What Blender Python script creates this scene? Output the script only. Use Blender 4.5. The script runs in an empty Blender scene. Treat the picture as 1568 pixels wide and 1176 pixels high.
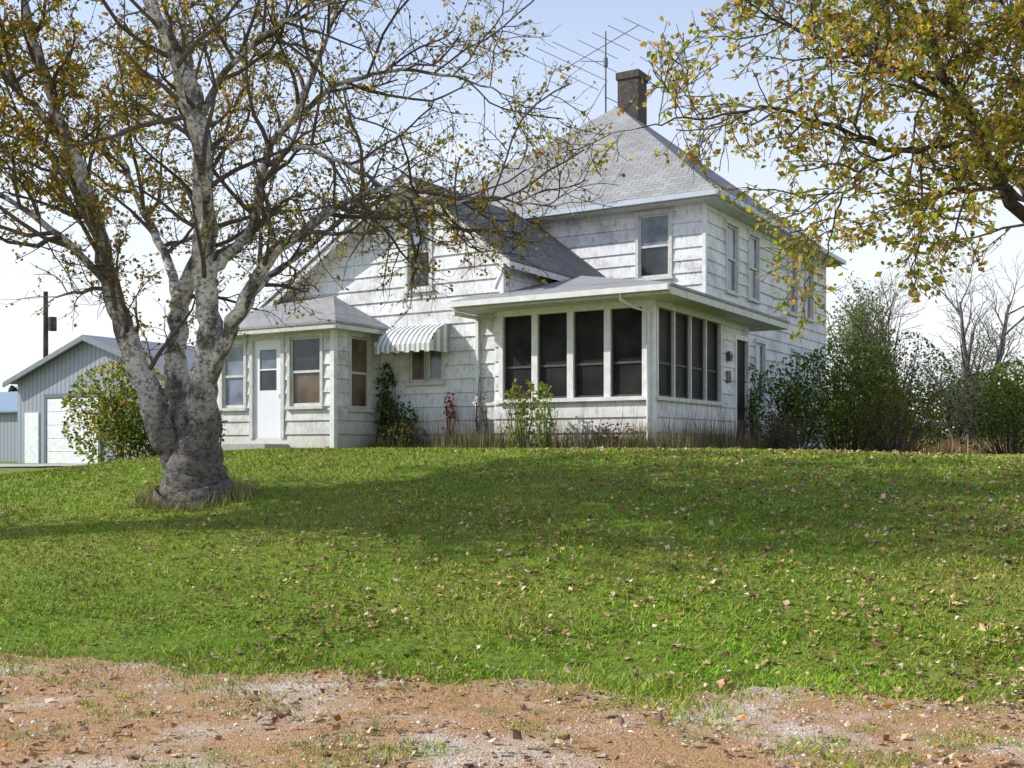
import bpy, math, random
import numpy as np
from mathutils import Vector
random.seed(11); rng=np.random.default_rng(11)
sc=bpy.context.scene
COL=sc.collection
EYE=1.6
# ------------------------------------------------------------------ helpers
def link(o,parent=None):
    COL.objects.link(o)
    if parent: o.parent=parent
    return o
def empty(name,loc=(0,0,0),rz=0):
    e=bpy.data.objects.new(name,None); e.empty_display_size=.3
    e.location=loc; e.rotation_euler=(0,0,rz); COL.objects.link(e); return e
def np_mesh(name,V,F,mat,cols=None,smooth=False,parent=None):
    V=np.asarray(V,dtype=np.float32); F=np.asarray(F,dtype=np.int32)
    me=bpy.data.meshes.new(name); n=len(F); k=F.shape[1]
    me.vertices.add(len(V)); me.vertices.foreach_set('co',V.ravel())
    me.loops.add(n*k); me.loops.foreach_set('vertex_index',F.ravel())
    me.polygons.add(n); me.polygons.foreach_set('loop_start',np.arange(0,n*k,k,dtype=np.int32))
    try: me.polygons.foreach_set('loop_total',np.full(n,k,dtype=np.int32))
    except Exception: pass
    me.polygons.foreach_set('use_smooth',np.full(n,smooth,dtype=bool))
    me.update(calc_edges=True); me.validate()
    if cols is not None:
        ca=me.color_attributes.new('Col','FLOAT_COLOR','POINT')
        c=np.ones((len(V),4),dtype=np.float32); c[:,:3]=np.clip(cols,0,1)
        ca.data.foreach_set('color',c.ravel())
    me.materials.append(mat)
    return link(bpy.data.objects.new(name,me),parent)
class MB:
    def __init__(s): s.v=[];s.f=[];s.uv=[]
    def face(s,pts,uv=None):
        i=len(s.v); s.v+= [tuple(p) for p in pts]; s.f.append(list(range(i,i+len(pts))))
        if uv is None:
            P=[Vector(p) for p in pts]; n=Vector((0,0,0))
            for a in range(len(P)):
                n+= (P[a]-P[0]).cross(P[(a+1)%len(P)]-P[0])
            n=n.normalized() if n.length>1e-9 else Vector((0,0,1))
            h=Vector((0,0,1)).cross(n)
            h=h.normalized() if h.length>1e-3 else Vector((1,0,0))
            vv=n.cross(h); uv=[(p.dot(h),p.dot(vv)) for p in P]
        s.uv+=uv
    def obox(s,O,U,N,u0,u1,n0,n1,z0,z1):
        def P(u,n,z): return (O[0]+U[0]*u+N[0]*n, O[1]+U[1]*u+N[1]*n, z)
        a=[P(u0,n0,z0),P(u1,n0,z0),P(u1,n1,z0),P(u0,n1,z0),P(u0,n0,z1),P(u1,n0,z1),P(u1,n1,z1),P(u0,n1,z1)]
        for q in [(0,3,2,1),(4,5,6,7),(0,1,5,4),(1,2,6,5),(2,3,7,6),(3,0,4,7)]:
            s.face([a[j] for j in q])
    def box(s,x0,x1,y0,y1,z0,z1): s.obox((0,0),(1,0),(0,1),x0,x1,y0,y1,z0,z1)
    def slab(s,pts,th,dz=0,shrink=1.0):
        P=[Vector(p)+Vector((0,0,dz)) for p in pts]
        c=sum(P,Vector((0,0,0)))/len(P); P=[c+(p-c)*shrink for p in P]
        Q=[p-Vector((0,0,th)) for p in P]
        s.face(P); s.face(Q[::-1])
        for i in range(len(P)):
            j=(i+1)%len(P); s.face([P[i],Q[i],Q[j],P[j]])
    def build(s,name,mat,parent=None,smooth=False):
        me=bpy.data.meshes.new(name); me.from_pydata(s.v,[],s.f)
        ul=me.uv_layers.new(name='UVMap')
        ul.data.foreach_set('uv',[c for u in s.uv for c in u])
        me.materials.append(mat)
        if smooth:
            for p in me.polygons: p.use_smooth=True
        me.update()
        return link(bpy.data.objects.new(name,me),parent)
# ------------------------------------------------------------------ materials
def newmat(name):
    m=bpy.data.materials.new(name); m.use_nodes=True
    return m,m.node_tree.nodes,m.node_tree.links,m.node_tree.nodes['Principled BSDF']
def noise(N,scale,detail=4,rough=.6,vec=None,L=None):
    n=N.new('ShaderNodeTexNoise'); n.inputs['Scale'].default_value=scale
    n.inputs['Detail'].default_value=min(detail,4); n.inputs['Roughness'].default_value=rough
    if vec is not None: L.new(vec,n.inputs['Vector'])
    return n
def ramp(N,L,src,stops):
    r=N.new('ShaderNodeValToRGB'); L.new(src,r.inputs[0])
    e=r.color_ramp.elements
    while len(e)<len(stops): e.new(.5)
    for i,(p,c) in enumerate(stops):
        e[i].position=p; e[i].color=(c[0],c[1],c[2],1) if not isinstance(c,(int,float)) else (c,c,c,1)
    return r
def mix(N,L,fac,a,b,mode='MIX'):
    m=N.new('ShaderNodeMix'); m.data_type='RGBA'; m.blend_type=mode
    for sock,val in ((m.inputs[0],fac),(m.inputs[6],a),(m.inputs[7],b)):
        if hasattr(val,'links') or hasattr(val,'is_linked'): L.new(val,sock)
        elif isinstance(val,(int,float)): sock.default_value=val
        else: sock.default_value=(val[0],val[1],val[2],1)
    return m.outputs[2]
def bump(N,L,h,dist,strength,P):
    b=N.new('ShaderNodeBump'); b.inputs['Distance'].default_value=dist; b.inputs['Strength'].default_value=strength
    L.new(h,b.inputs['Height']); L.new(b.outputs[0],P.inputs['Normal'])
def simple(name,c,rough=.6,var=.15,scale=8,metal=0,spec=.5,bp=False):
    m,N,L,P=newmat(name)
    tc=N.new('ShaderNodeTexCoord'); n=noise(N,scale,4,.6,tc.outputs['Object'],L)
    r=ramp(N,L,n.outputs[0],[(.3,[x*(1-var) for x in c]),(.7,[min(1,x*(1+var)) for x in c])])
    L.new(r.outputs[0],P.inputs['Base Color']); P.inputs['Roughness'].default_value=rough
    P.inputs['Metallic'].default_value=metal; P.inputs['Specular IOR Level'].default_value=spec
    if bp: bump(N,L,n.outputs[0],.01,.25,P)
    return m
def siding_mat():
    m,N,L,P=newmat('white_siding')
    uv=N.new('ShaderNodeUVMap'); tc=N.new('ShaderNodeTexCoord')
    b=N.new('ShaderNodeTexBrick'); L.new(uv.outputs[0],b.inputs['Vector'])
    b.inputs['Scale'].default_value=1; b.inputs['Brick Width'].default_value=2.44; b.inputs['Row Height'].default_value=.28; b.offset=.37; b.offset_frequency=3
    b.inputs['Mortar Size'].default_value=.0025; b.inputs['Mortar Smooth'].default_value=.3
    b.inputs['Color1'].default_value=(.81,.815,.83,1); b.inputs['Color2'].default_value=(.72,.73,.75,1); b.inputs['Mortar'].default_value=(.5,.49,.48,1)
    n=noise(N,1.6,8,.7,tc.outputs['Object'],L)
    r=ramp(N,L,n.outputs[0],[(.36,(.56,.54,.52)),(.50,(.90,.89,.89)),(.62,(1,1,1))])
    c=mix(N,L,.75,b.outputs[0],r.outputs[0],'MULTIPLY')
    mp=N.new('ShaderNodeMapping'); mp.inputs['Scale'].default_value=(1,1,.35); L.new(tc.outputs['Object'],mp.inputs[0])
    n2=noise(N,14,7,.78,mp.outputs[0],L)
    r2=ramp(N,L,n2.outputs[0],[(.32,(.38,.33,.27)),(.43,(.84,.83,.81)),(.52,(1,1,1))])
    c=mix(N,L,.7,c,r2.outputs[0],'MULTIPLY')
    sp=N.new('ShaderNodeSeparateXYZ'); L.new(tc.outputs['Object'],sp.inputs[0])
    mr=N.new('ShaderNodeMapRange'); L.new(sp.outputs[2],mr.inputs[0]); mr.inputs[1].default_value=0; mr.inputs[2].default_value=.9
    mr.inputs[3].default_value=1; mr.inputs[4].default_value=0
    mm=N.new('ShaderNodeMath'); mm.operation='MULTIPLY'; L.new(mr.outputs[0],mm.inputs[0]); L.new(n.outputs[0],mm.inputs[1])
    c=mix(N,L,mm.outputs[0],c,(.36,.30,.2))
    L.new(c,P.inputs['Base Color']); P.inputs['Roughness'].default_value=.6
    bump(N,L,n2.outputs[0],.008,.35,P)
    return m
def shingle_mat(name,c1,c2):
    m,N,L,P=newmat(name)
    uv=N.new('ShaderNodeUVMap'); tc=N.new('ShaderNodeTexCoord')
    b=N.new('ShaderNodeTexBrick'); L.new(uv.outputs[0],b.inputs['Vector'])
    b.inputs['Scale'].default_value=1; b.inputs['Brick Width'].default_value=.3; b.inputs['Row Height'].default_value=.15
    b.inputs['Mortar Size'].default_value=.008; b.inputs['Mortar Smooth'].default_value=.5
    b.inputs['Color1'].default_value=(*c1,1); b.inputs['Color2'].default_value=(*c2,1); b.inputs['Mortar'].default_value=(c2[0]*.45,c2[1]*.45,c2[2]*.45,1)
    n=noise(N,.9,7,.7,tc.outputs['Object'],L)
    r=ramp(N,L,n.outputs[0],[(.3,(.68,.66,.62)),(.65,(1.0,1.0,1.0))])
    c=mix(N,L,.8,b.outputs[0],r.outputs[0],'MULTIPLY')
    L.new(c,P.inputs['Base Color']); P.inputs['Roughness'].default_value=.9
    bump(N,L,b.outputs[1],-.01,.6,P)
    return m
def glass_mat(name,c,rough=.06,spec=.6):
    m,N,L,P=newmat(name)
    tc=N.new('ShaderNodeTexCoord'); n=noise(N,1.7,3,.5,tc.outputs['Object'],L)
    r=ramp(N,L,n.outputs[0],[(.35,[x*.5 for x in c]),(.65,[x*1.5 for x in c])])
    L.new(r.outputs[0],P.inputs['Base Color']); P.inputs['Roughness'].default_value=rough
    P.inputs['Specular IOR Level'].default_value=spec
    bump(N,L,n.outputs[0],.02,.12,P)
    return m
def leaf_mat(name,trans=.35):
    m,N,L,P=newmat(name); N.remove(P)
    a=N.new('ShaderNodeVertexColor'); a.layer_name='Col'
    d=N.new('ShaderNodeBsdfDiffuse'); L.new(a.outputs[0],d.inputs[0])
    t=N.new('ShaderNodeBsdfTranslucent'); hs=N.new('ShaderNodeHueSaturation'); hs.inputs['Value'].default_value=1.7; hs.inputs['Saturation'].default_value=1.1
    L.new(a.outputs[0],hs.inputs['Color']); L.new(hs.outputs[0],t.inputs[0])
    mx=N.new('ShaderNodeMixShader'); mx.inputs[0].default_value=trans
    L.new(d.outputs[0],mx.inputs[1]); L.new(t.outputs[0],mx.inputs[2])
    L.new(mx.outputs[0],N['Material Output'].inputs['Surface'])
    return m
def diff_mat(name):
    m,N,L,P=newmat(name); N.remove(P)
    a=N.new('ShaderNodeVertexColor'); a.layer_name='Col'; d=N.new('ShaderNodeBsdfDiffuse'); L.new(a.outputs[0],d.inputs[0])
    L.new(d.outputs[0],N['Material Output'].inputs['Surface']); return m
def bark_mat(name,dark,light,lo=.45,hi=.62,z0=None,lift=.3):
    m,N,L,P=newmat(name)
    tc=N.new('ShaderNodeTexCoord'); mp=N.new('ShaderNodeMapping'); mp.inputs['Scale'].default_value=(1,1,.6)
    L.new(tc.outputs['Object'],mp.inputs[0])
    n=noise(N,3.4,8,.7,mp.outputs[0],L)
    mp2=N.new('ShaderNodeMapping'); mp2.inputs['Scale'].default_value=(1,1,1.3); L.new(tc.outputs['Object'],mp2.inputs[0])
    n2=noise(N,17,8,.8,mp2.outputs[0],L)
    r=ramp(N,L,n.outputs[0],[(lo,dark),(hi,light)]); c=r.outputs[0]
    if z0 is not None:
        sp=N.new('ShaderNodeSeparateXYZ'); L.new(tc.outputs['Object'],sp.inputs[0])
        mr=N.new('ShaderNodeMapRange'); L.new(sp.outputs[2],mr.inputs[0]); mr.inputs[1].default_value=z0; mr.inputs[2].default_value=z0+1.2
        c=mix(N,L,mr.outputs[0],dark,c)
    r2=ramp(N,L,n2.outputs[0],[(.40,(lift,lift*.97,lift*.94)),(.52,(1,1,1))])
    c=mix(N,L,.9,c,r2.outputs[0],'MULTIPLY')
    L.new(c,P.inputs['Base Color']); P.inputs['Roughness'].default_value=.9
    bump(N,L,n2.outputs[0],.035,.9,P)
    return m
M_sid=siding_mat()
M_trim=simple('white_trim',(.74,.74,.73),.5,.14,6)
M_case=simple('weathered_casing',(.58,.57,.54),.6,.18,9)
M_roof=shingle_mat('grey_shingles',(.37,.365,.36),(.30,.295,.29))
M_roof2=shingle_mat('shaded_shingles',(.20,.19,.185),(.15,.15,.145))  # wing shingles toned darker: shade of the sunless slope put into the colour
M_glass=glass_mat('window_glass',(.03,.035,.04))
M_shade=glass_mat('window_shade_glass',(.16,.19,.24),.12)
M_tan=glass_mat('window_tan_curtain',(.14,.10,.07),.15)
M_screen=glass_mat('porch_screen',(.022,.019,.02),.5,.12)
M_scr2=simple('screen_frame_dark',(.07,.06,.06),.6)
M_gut=simple('gutter_metal',(.50,.56,.62),.4,.06,4)
M_brick=simple('chimney_brick',(.075,.058,.05),.9,.5,14)
M_metal=simple('antenna_metal',(.12,.12,.13),.5,.1,8,.3)
M_leaf=leaf_mat('leaves',.45); M_grass=diff_mat('grass_blades')
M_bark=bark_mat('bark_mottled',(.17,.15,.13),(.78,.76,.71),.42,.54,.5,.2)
M_bark2=bark_mat('bark_dark',(.07,.055,.045),(.15,.12,.095))
M_barkfar=bark_mat('bark_grey_far',(.14,.12,.11),(.24,.21,.19))
# ------------------------------------------------------------------ terrain
def sstep(t): t=np.clip(t,0,1); return t*t*(3-2*t)
def sn(x,y,f,s=0):
    return (np.sin(x*f+s+1.3*np.sin(y*f*.7+s))*np.cos(y*f*1.13+2*s)+.5*np.sin(x*2.3*f+y*1.7*f+3*s)+.3*np.sin(x*4.1*f-y*5.3*f+s))/1.8
def edge(x): return 7.75-.21*np.clip(x,-14,9)
def gz(x,y):
    x=np.asarray(x,float); y=np.asarray(y,float)
    t=np.clip((y-edge(x)+.1)/7.9,0,1)
    f=(1-(1-t)**1.42)*sstep(t/.12+.15)
    H=1.55-.56*sstep((-x-3.9)/6.5)-.13*sstep((x-2.5)/7)+.03*sn(x,y,.5,1)
    z=H*f+.02*sn(x,y,1.9,2)*np.clip(f*3+.3,0,1)
    z=np.where(t<=0,.006*sn(x,y,1.7,4),z)
    return z
def g1(x,y): return float(gz(x,y))
def axis(lo,hi,f0,f1,step):
    core=list(np.arange(f0,f1+1e-6,step)); a=[];d=step;p=f0
    while p>lo: d*=1.22;p-=d;a.append(p)
    b=[];d=step;p=f1
    while p<hi: d*=1.22;p+=d;b.append(p)
    return np.array(a[::-1]+core+b)
def sheet(name,xs,ys,mat,dz=0):
    X,Y=np.meshgrid(xs,ys); Z=gz(X,Y)+dz
    V=np.stack([X.ravel(),Y.ravel(),Z.ravel()],1); nx,ny=len(xs),len(ys)
    i=np.arange(nx-1)[None,:]+np.arange(ny-1)[:,None]*nx; i=i.ravel()
    F=np.stack([i,i+1,i+nx+1,i+nx],1)
    return np_mesh(name,V,F,mat,smooth=True)
m,N,L,P=newmat('lawn_ground')
geo=N.new('ShaderNodeNewGeometry')
na=noise(N,.55,3,.6,geo.outputs[0],L); nb=noise(N,14,4,.75,geo.outputs[0],L); nc=noise(N,70,2,.7,geo.outputs[0],L)
ra=ramp(N,L,na.outputs[0],[(.3,(.11,.19,.022)),(.5,(.16,.23,.03)),(.72,(.23,.23,.055))])
rb=ramp(N,L,nb.outputs[0],[(.3,(.55,.5,.42)),(.55,(1,1,1)),(.75,(1.35,1.2,1.0))])
c=mix(N,L,1,ra.outputs[0],rb.outputs[0],'MULTIPLY')
rc=ramp(N,L,nc.outputs[0],[(.62,0),(.72,1)])
c=mix(N,L,rc.outputs[0],c,(.28,.21,.11))
L.new(c,P.inputs['Base Color']); P.inputs['Roughness'].default_value=.95; P.inputs['Specular IOR Level'].default_value=.1
M_ground=m
sheet('lawn_ground',axis(-500,500,-15,13,.3),axis(-80,700,3,24,.3),M_ground)
# gravel
m,N,L,P=newmat('gravel')
geo=N.new('ShaderNodeNewGeometry')
na=noise(N,1.0,4,.65,geo.outputs[0],L); nb=noise(N,45,4,.7,geo.outputs[0],L)
vo=N.new('ShaderNodeTexVoronoi'); vo.inputs['Scale'].default_value=85; L.new(geo.outputs[0],vo.inputs['Vector'])
r1=ramp(N,L,vo.outputs['Color'],[(.15,(.36,.27,.20)),(.5,(.56,.44,.34)),(.9,(.74,.66,.56))])
r2=ramp(N,L,na.outputs[0],[(.36,0),(.52,1)])
dry=ramp(N,L,nb.outputs[0],[(.3,(.24,.13,.06)),(.5,(.42,.245,.12)),(.7,(.60,.38,.21))])
c=mix(N,L,r2.outputs[0],r1.outputs[0],dry.outputs[0])
nd=noise(N,2.4,4,.7,geo.outputs[0],L); r3=ramp(N,L,nd.outputs[0],[(.56,0),(.68,.7)])
c=mix(N,L,r3.outputs[0],c,(.16,.20,.045))
L.new(c,P.inputs['Base Color']); P.inputs['Roughness'].default_value=.95; P.inputs['Specular IOR Level'].default_value=.15
bump(N,L,vo.outputs['Distance'],.010,.7,P); M_gravel=m
xs=np.arange(-30,30,.06); 
def dedge(x): return edge(x)-.4+.36*sn(x,x*0,.9,1)+.18*sn(x,x*0,4.3,5)+.09*sn(x,x*0,17,2)
rows=np.linspace(0,1,40); V=[];
for r in rows:
    y=(-12)+(dedge(xs)+12)*r**.6
    V.append(np.stack([xs,y,gz(xs,y)+.006],1))
V=np.concatenate(V); nx=len(xs); i=(np.arange(nx-1)[None,:]+np.arange(len(rows)-1)[:,None]*nx).ravel()
np_mesh('gravel_driveway',V,np.stack([i,i+1,i+nx+1,i+nx],1),M_gravel,smooth=True)
sheet('garage_apron',np.linspace(-26,-14.5,20),np.linspace(33,40,16),simple('pale_gravel',(.42,.39,.35),.95,.25,6),.035)
# ------------------------------------------------------------------ blades / leaves
def pal(cols,n,jit=.25,w=None):
    cols=np.array(cols); k=rng.choice(len(cols),n,p=w); c=cols[k]*(1+jit*rng.uniform(-1,1,(n,1)))
    return np.clip(c*(1+.1*rng.uniform(-1,1,(n,3))),0,1)
def blades(name,x,y,h,w,cols,mat=None,lean=.5,z=None,parent=None):
    n=len(x); z=gz(x,y) if z is None else z
    a=rng.uniform(0,2*np.pi,n); dx,dy=np.cos(a)*w/2,np.sin(a)*w/2
    lx,ly=rng.normal(0,lean,n)*h,rng.normal(0,lean,n)*h
    v0=np.stack([x-dx,y-dy,z-.01],1); v1=np.stack([x+dx,y+dy,z-.01],1); v2=np.stack([x+lx,y+ly,z+h],1)
    V=np.stack([v0,v1,v2],1).reshape(-1,3); F=np.arange(3*n).reshape(-1,3)
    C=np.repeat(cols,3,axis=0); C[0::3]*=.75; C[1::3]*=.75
    return np_mesh(name,V,F,mat or M_grass,C,parent=parent)
def leafmesh(name,P,size,cols,parent=None,flat=0.,mat=None,wid=.7):
    n=len(P)
    if n==0: return
    d=rng.normal(0,1,(n,3)); d[:,2]*=(1-flat); d/=np.linalg.norm(d,axis=1)[:,None]+1e-9
    r=rng.normal(0,1,(n,3))
    s=np.cross(d,r); 
    if flat>0:
        up=np.tile([0,0,1.],(n,1))+rng.normal(0,.45,(n,3)); s=np.cross(d,up)
    s/=np.linalg.norm(s,axis=1)[:,None]+1e-9
    nn=np.cross(d,s)
    sz=size[:,None]
    v0=P; v1=P+d*sz*.5+s*sz*wid*.5+nn*sz*.15; v2=P+d*sz; v3=P+d*sz*.5-s*sz*wid*.5+nn*sz*.15
    V=np.stack([v0,v1,v2,v3],1).reshape(-1,3); F=np.arange(4*n).reshape(-1,4)
    return np_mesh(name,V,F,mat or M_leaf,np.repeat(cols,4,axis=0),parent=parent)
def tubes(name,polys,mat,parent=None):
    V=[];F=[];off=0
    for pts,rad,k in polys:
        pts=np.asarray(pts,float); rad=np.asarray(rad,float); n=len(pts)
        t=np.gradient(pts,axis=0); t/=np.linalg.norm(t,axis=1)[:,None]+1e-9
        ref=np.eye(3)[np.argmin(np.abs(t.mean(0)))]
        a=np.cross(t,ref); a/=np.linalg.norm(a,axis=1)[:,None]+1e-9; b=np.cross(t,a)
        an=np.arange(k)*2*np.pi/k
        ring=pts[:,None]+rad[:,None,None]*(np.cos(an)[None,:,None]*a[:,None]+np.sin(an)[None,:,None]*b[:,None])
        V.append(ring.reshape(-1,3))
        i=np.arange(n-1)[:,None]*k; j=np.arange(k)[None,:]; j2=(j+1)%k
        F.append(np.stack([(i+j),(i+j2),(i+k+j2),(i+k+j)],2).reshape(-1,4)+off); off+=n*k
    return np_mesh(name,np.concatenate(V),np.concatenate(F),mat,smooth=True,parent=parent)
def smoothline(pts,rad,sub=5,jit=.0):
    pts=np.asarray(pts,float); rad=np.asarray(rad,float); n=len(pts)
    P=np.vstack([2*pts[0]-pts[1],pts,2*pts[-1]-pts[-2]]); out=[];ro=[]
    for i in range(n-1):
        p0,p1,p2,p3=P[i:i+4]
        for k in range(sub):
            t=k/sub
            out.append(.5*((2*p1)+(-p0+p2)*t+(2*p0-5*p1+4*p2-p3)*t*t+(-p0+3*p1-3*p2+p3)*t**3)); ro.append(rad[i]*(1-t)+rad[i+1]*t)
    out.append(pts[-1]); ro.append(rad[-1]); out=np.array(out); ro=np.array(ro)
    if jit: out[1:]+=rng.normal(0,jit,(len(out)-1,3)); ro*=1+rng.uniform(-.07,.07,len(ro))
    return out,ro
def nrm(v): return v/(np.linalg.norm(v)+1e-9)
def branch(p,d,L,r0,r1,n,wander,up):
    pts=[p];d=nrm(d)
    for i in range(n):
        d=nrm(d+rng.normal(0,wander,3)+np.array([0,0,up])); pts.append(pts[-1]+d*L/n)
    return np.array(pts),np.linspace(r0,r1,n+1)
def children(line,rad,cnt,tmin,Lr,ang,rr,n,wander,up):
    res=[]
    m=len(line)
    for c in range(cnt):
        t=tmin+(1-tmin)*(c+rng.uniform(0,1))/cnt; f=t*(m-1); i=min(int(f),m-2); q=f-i
        p=line[i]*(1-q)+line[i+1]*q; td=nrm(line[i+1]-line[i]); r=rad[i]*(1-q)+rad[i+1]*q
        rv=rng.normal(0,1,3); rv=nrm(rv-td*rv.dot(td)); a=math.radians(rng.uniform(*ang))
        d=td*math.cos(a)+rv*math.sin(a)
        L=rng.uniform(*Lr)*(1-.35*t)
        res.append(branch(p,d,L,min(r*.7,rr[0]),rr[1],n,wander,up))
    return res
# ------------------------------------------------------------------ HOUSE
ANG=-math.radians(31.6)
P0=(2.51,19.2)
house=empty('farmhouse',(P0[0],P0[1],EYE),ANG)
sid=MB(); trim=MB(); case=MB(); glass=MB(); shade=MB(); tan=MB(); screen=MB(); scr2=MB()
def const(v): return lambda z:v
def siding(O,U,Nn,lo,hi,z0,z1,ops=(),kinks=(),course=.28):
    if not callable(lo): lo=const(lo)
    if not callable(hi): hi=const(hi)
    zs={round(z0,4),round(z1,4)}
    zz=math.floor(z0/course)*course
    while zz<z1:
        if zz>z0: zs.add(round(zz,4))
        zz+=course
    for o in ops:
        for q in (o[2],o[3]):
            if z0<q<z1: zs.add(round(q,4))
    for q in kinks: zs.add(round(q,4))
    zs=sorted(zs)
    def off(z,base): return .03*(1-(z-base)/course)
    for a,b in zip(zs[:-1],zs[1:]):
        if b-a<1e-3: continue
        mid=(a+b)/2; base=math.floor(mid/course)*course
        left=(lo(a),lo(b)); segs=[]
        for o in sorted(ops):
            if o[2]<mid<o[3]:
                segs.append((left,(o[0],o[0]))); left=(o[1],o[1])
        segs.append((left,(hi(a),hi(b))))
        oa,ob=off(a,base),off(b,base)
        def P(u,n,z): return (O[0]+U[0]*u+Nn[0]*n,O[1]+U[1]*u+Nn[1]*n,z)
        for l,r in segs:
            sid.face([P(l[0],oa,a),P(r[0],oa,a),P(r[1],ob,b),P(l[1],ob,b)],[(l[0],a),(r[0],a),(r[1],b),(l[1],b)])
            if abs(a-base)<1e-3: sid.face([P(l[0],0,a),P(r[0],0,a),P(r[0],oa,a),P(l[0],oa,a)],[(l[0],a+.1),(r[0],a+.1),(r[0],a+.12),(l[0],a+.12)])
def window(O,U,Nn,u0,u1,z0,z1,cw=.07,style='dh',top='glass',bot='glass'):
    T=case
    T.obox(O,U,Nn,u0-cw,u0,-.06,.045,z0,z1); T.obox(O,U,Nn,u1,u1+cw,-.06,.045,z0,z1)
    T.obox(O,U,Nn,u0-cw-.02,u1+cw+.02,-.06,.055,z1,z1+cw+.02); T.obox(O,U,Nn,u0-cw-.03,u1+cw+.03,-.06,.085,z0-.06,z0)
    sw=.045
    T.obox(O,U,Nn,u0,u0+sw,-.05,-.005,z0,z1); T.obox(O,U,Nn,u1-sw,u1,-.05,-.005,z0,z1)
    T.obox(O,U,Nn,u0+sw,u1-sw,-.048,-.008,z0,z0+sw+.02); T.obox(O,U,Nn,u0+sw,u1-sw,-.048,-.008,z1-sw,z1)
    def pane(mb,a,b,n):
        def P(u,z): return (O[0]+U[0]*u+Nn[0]*n,O[1]+U[1]*u+Nn[1]*n,z)
        mb.face([P(u0,a),P(u1,a),P(u1,b),P(u0,b)])
    D={'glass':glass,'shade':shade,'tan':tan,'screen':screen}
    if style=='dh':
        zm=(z0+z1)/2
        T.obox(O,U,Nn,u0+sw,u1-sw,-.046,0,zm-.025,zm+.025)
        pane(D[top],zm,z1,-.022); pane(D[bot],z0,zm,-.04)
    else: pane(D[top],z0,z1,-.03)
F_=((1,0),(0,-1)); R_=((0,1),(1,0)); L_=((0,1),(-1,0))
GB=-.5
MX0,MX1,MY0,MY1=-9.45,-.95,4.9,14.5
siding((MX0,MY0),*F_,0,8.5,2.5,5.44,[(6.905,7.665,3.87,5.31)])
window((MX0,MY0),*F_,6.905,7.665,3.87,5.31,top='shade',bot='glass')
rw=[(a-.36,a+.36,3.65,5.22) for a in (1.67,3.19,6.38,7.9)]+[(3.35,4.0,1.1,2.62),(6.3,7.0,1.1,2.62)]
siding((MX1,MY0),*R_,0,9.6,GB,5.44,rw)
for i,o in enumerate(rw): window((MX1,MY0),*R_,*o,top='shade',bot='shade' if i<4 else 'glass')
siding((MX0,MY0),*L_,0,9.6,GB,5.44); siding((MX0,MY1),(1,0),(0,1),0,8.5,GB,5.44)
for x,y in ((MX1,MY0),(MX0,MY0),(MX1,MY1),(MX0,MY1)): trim.box(x-.05,x+.034,y-.034,y+.05,GB if y>6 else 2.9,5.43)
po=(.21,3.15,.93,2.53)
siding((-3.34,0),*F_,0,3.34,GB,2.66,[po])
pr=[(.15,3.25,.93,2.53),(4.2,4.9,.12,2.3)]
siding((0,0),*R_,0,5.0,GB,2.66,pr)
siding((0,5.0),(-1,0),(0,1),0,.95,GB,2.66)
trim.box(-.09,.037,-.037,.09,GB,2.655)
def bays(O,U,Nn,u0,u1,z0,z1,n,post,T):
    T.obox(O,U,Nn,u0-.09,u0,-.1,.05,z0,z1);T.obox(O,U,Nn,u1,u1+.09,-.1,.05,z0,z1)
    T.obox(O,U,Nn,u0-.12,u1+.12,-.1,.085,z0-.07,z0); T.obox(O,U,Nn,u0-.12,u1+.12,-.1,.06,z1,z1+.12)
    w=(u1-u0-post*(n-1))/n
    for i in range(n):
        a=u0+i*(w+post); b=a+w
        if i<n-1: T.obox(O,U,Nn,b,b+post,-.1,.035,z0,z1)
        e=.03
        q=scr2
        q.obox(O,U,Nn,a,a+e,-.06,-.02,z0,z1);q.obox(O,U,Nn,b-e,b,-.06,-.02,z0,z1);q.obox(O,U,Nn,a+e,b-e,-.055,-.03,z0+.6,z0+.64);q.obox(O,U,Nn,a+e,b-e,-.055,-.025,z0,z0+.04)
        def P(u,z,nn=-.05): return (O[0]+U[0]*u+Nn[0]*nn,O[1]+U[1]*u+Nn[1]*nn,z)
        screen.face([P(a,z0),P(b,z0),P(b,z1),P(a,z1)])
bays((-3.34,0),*F_,*po,4,.13,trim)
bays((0,0),*R_,*pr[0],4,.06,case)
O,U,Nn=(0,0),*R_
trim.obox(O,U,Nn,4.12,4.2,-.05,.05,.05,2.38);trim.obox(O,U,Nn,4.9,4.98,-.05,.05,.05,2.38);trim.obox(O,U,Nn,4.2,4.9,-.05,.05,2.3,2.4)
scr2.obox(O,U,Nn,4.2,4.9,-.045,-.01,.05,.6)
screen.face([(-.03,4.2,.6),(-.03,4.9,.6),(-.03,4.9,2.3),(-.03,4.2,2.3)])
glass.obox(O,U,Nn,3.64,3.80,.03,.1,1.8,2.0)
tan.obox(O,U,Nn,3.62,3.82,.03,.06,1.35,1.6)
WS,WL=.77,.61
def wlo(z): return 9.65-min(9.65,5.5+(5.5-z)/WL)
def whi(z): return 9.65-max(3.34,5.5-(5.5-z)/WS)
wops=[(9.65-5.66,9.65-5.10,3.27,4.85),(9.65-5.62,9.65-4.78,1.35,2.35)]
siding((-9.65,.3),*F_,wlo,whi,GB,5.5,wops,kinks=(2.97,3.84))
window((-9.65,.3),*F_,*wops[0],top='shade',bot='glass')
O,U,Nn=(-9.65,.3),*F_
window(O,U,Nn,wops[1][0],9.65-5.22,1.35,2.35,cw=.05,style='x',top='tan'); window(O,U,Nn,9.65-5.16,wops[1][1],1.35,2.35,cw=.05,style='x',top='shade')
siding((-3.34,.3),*R_,0,4.6,GB,3.84)
siding((-9.65,.3),*L_,0,4.6,GB,2.95)
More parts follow.
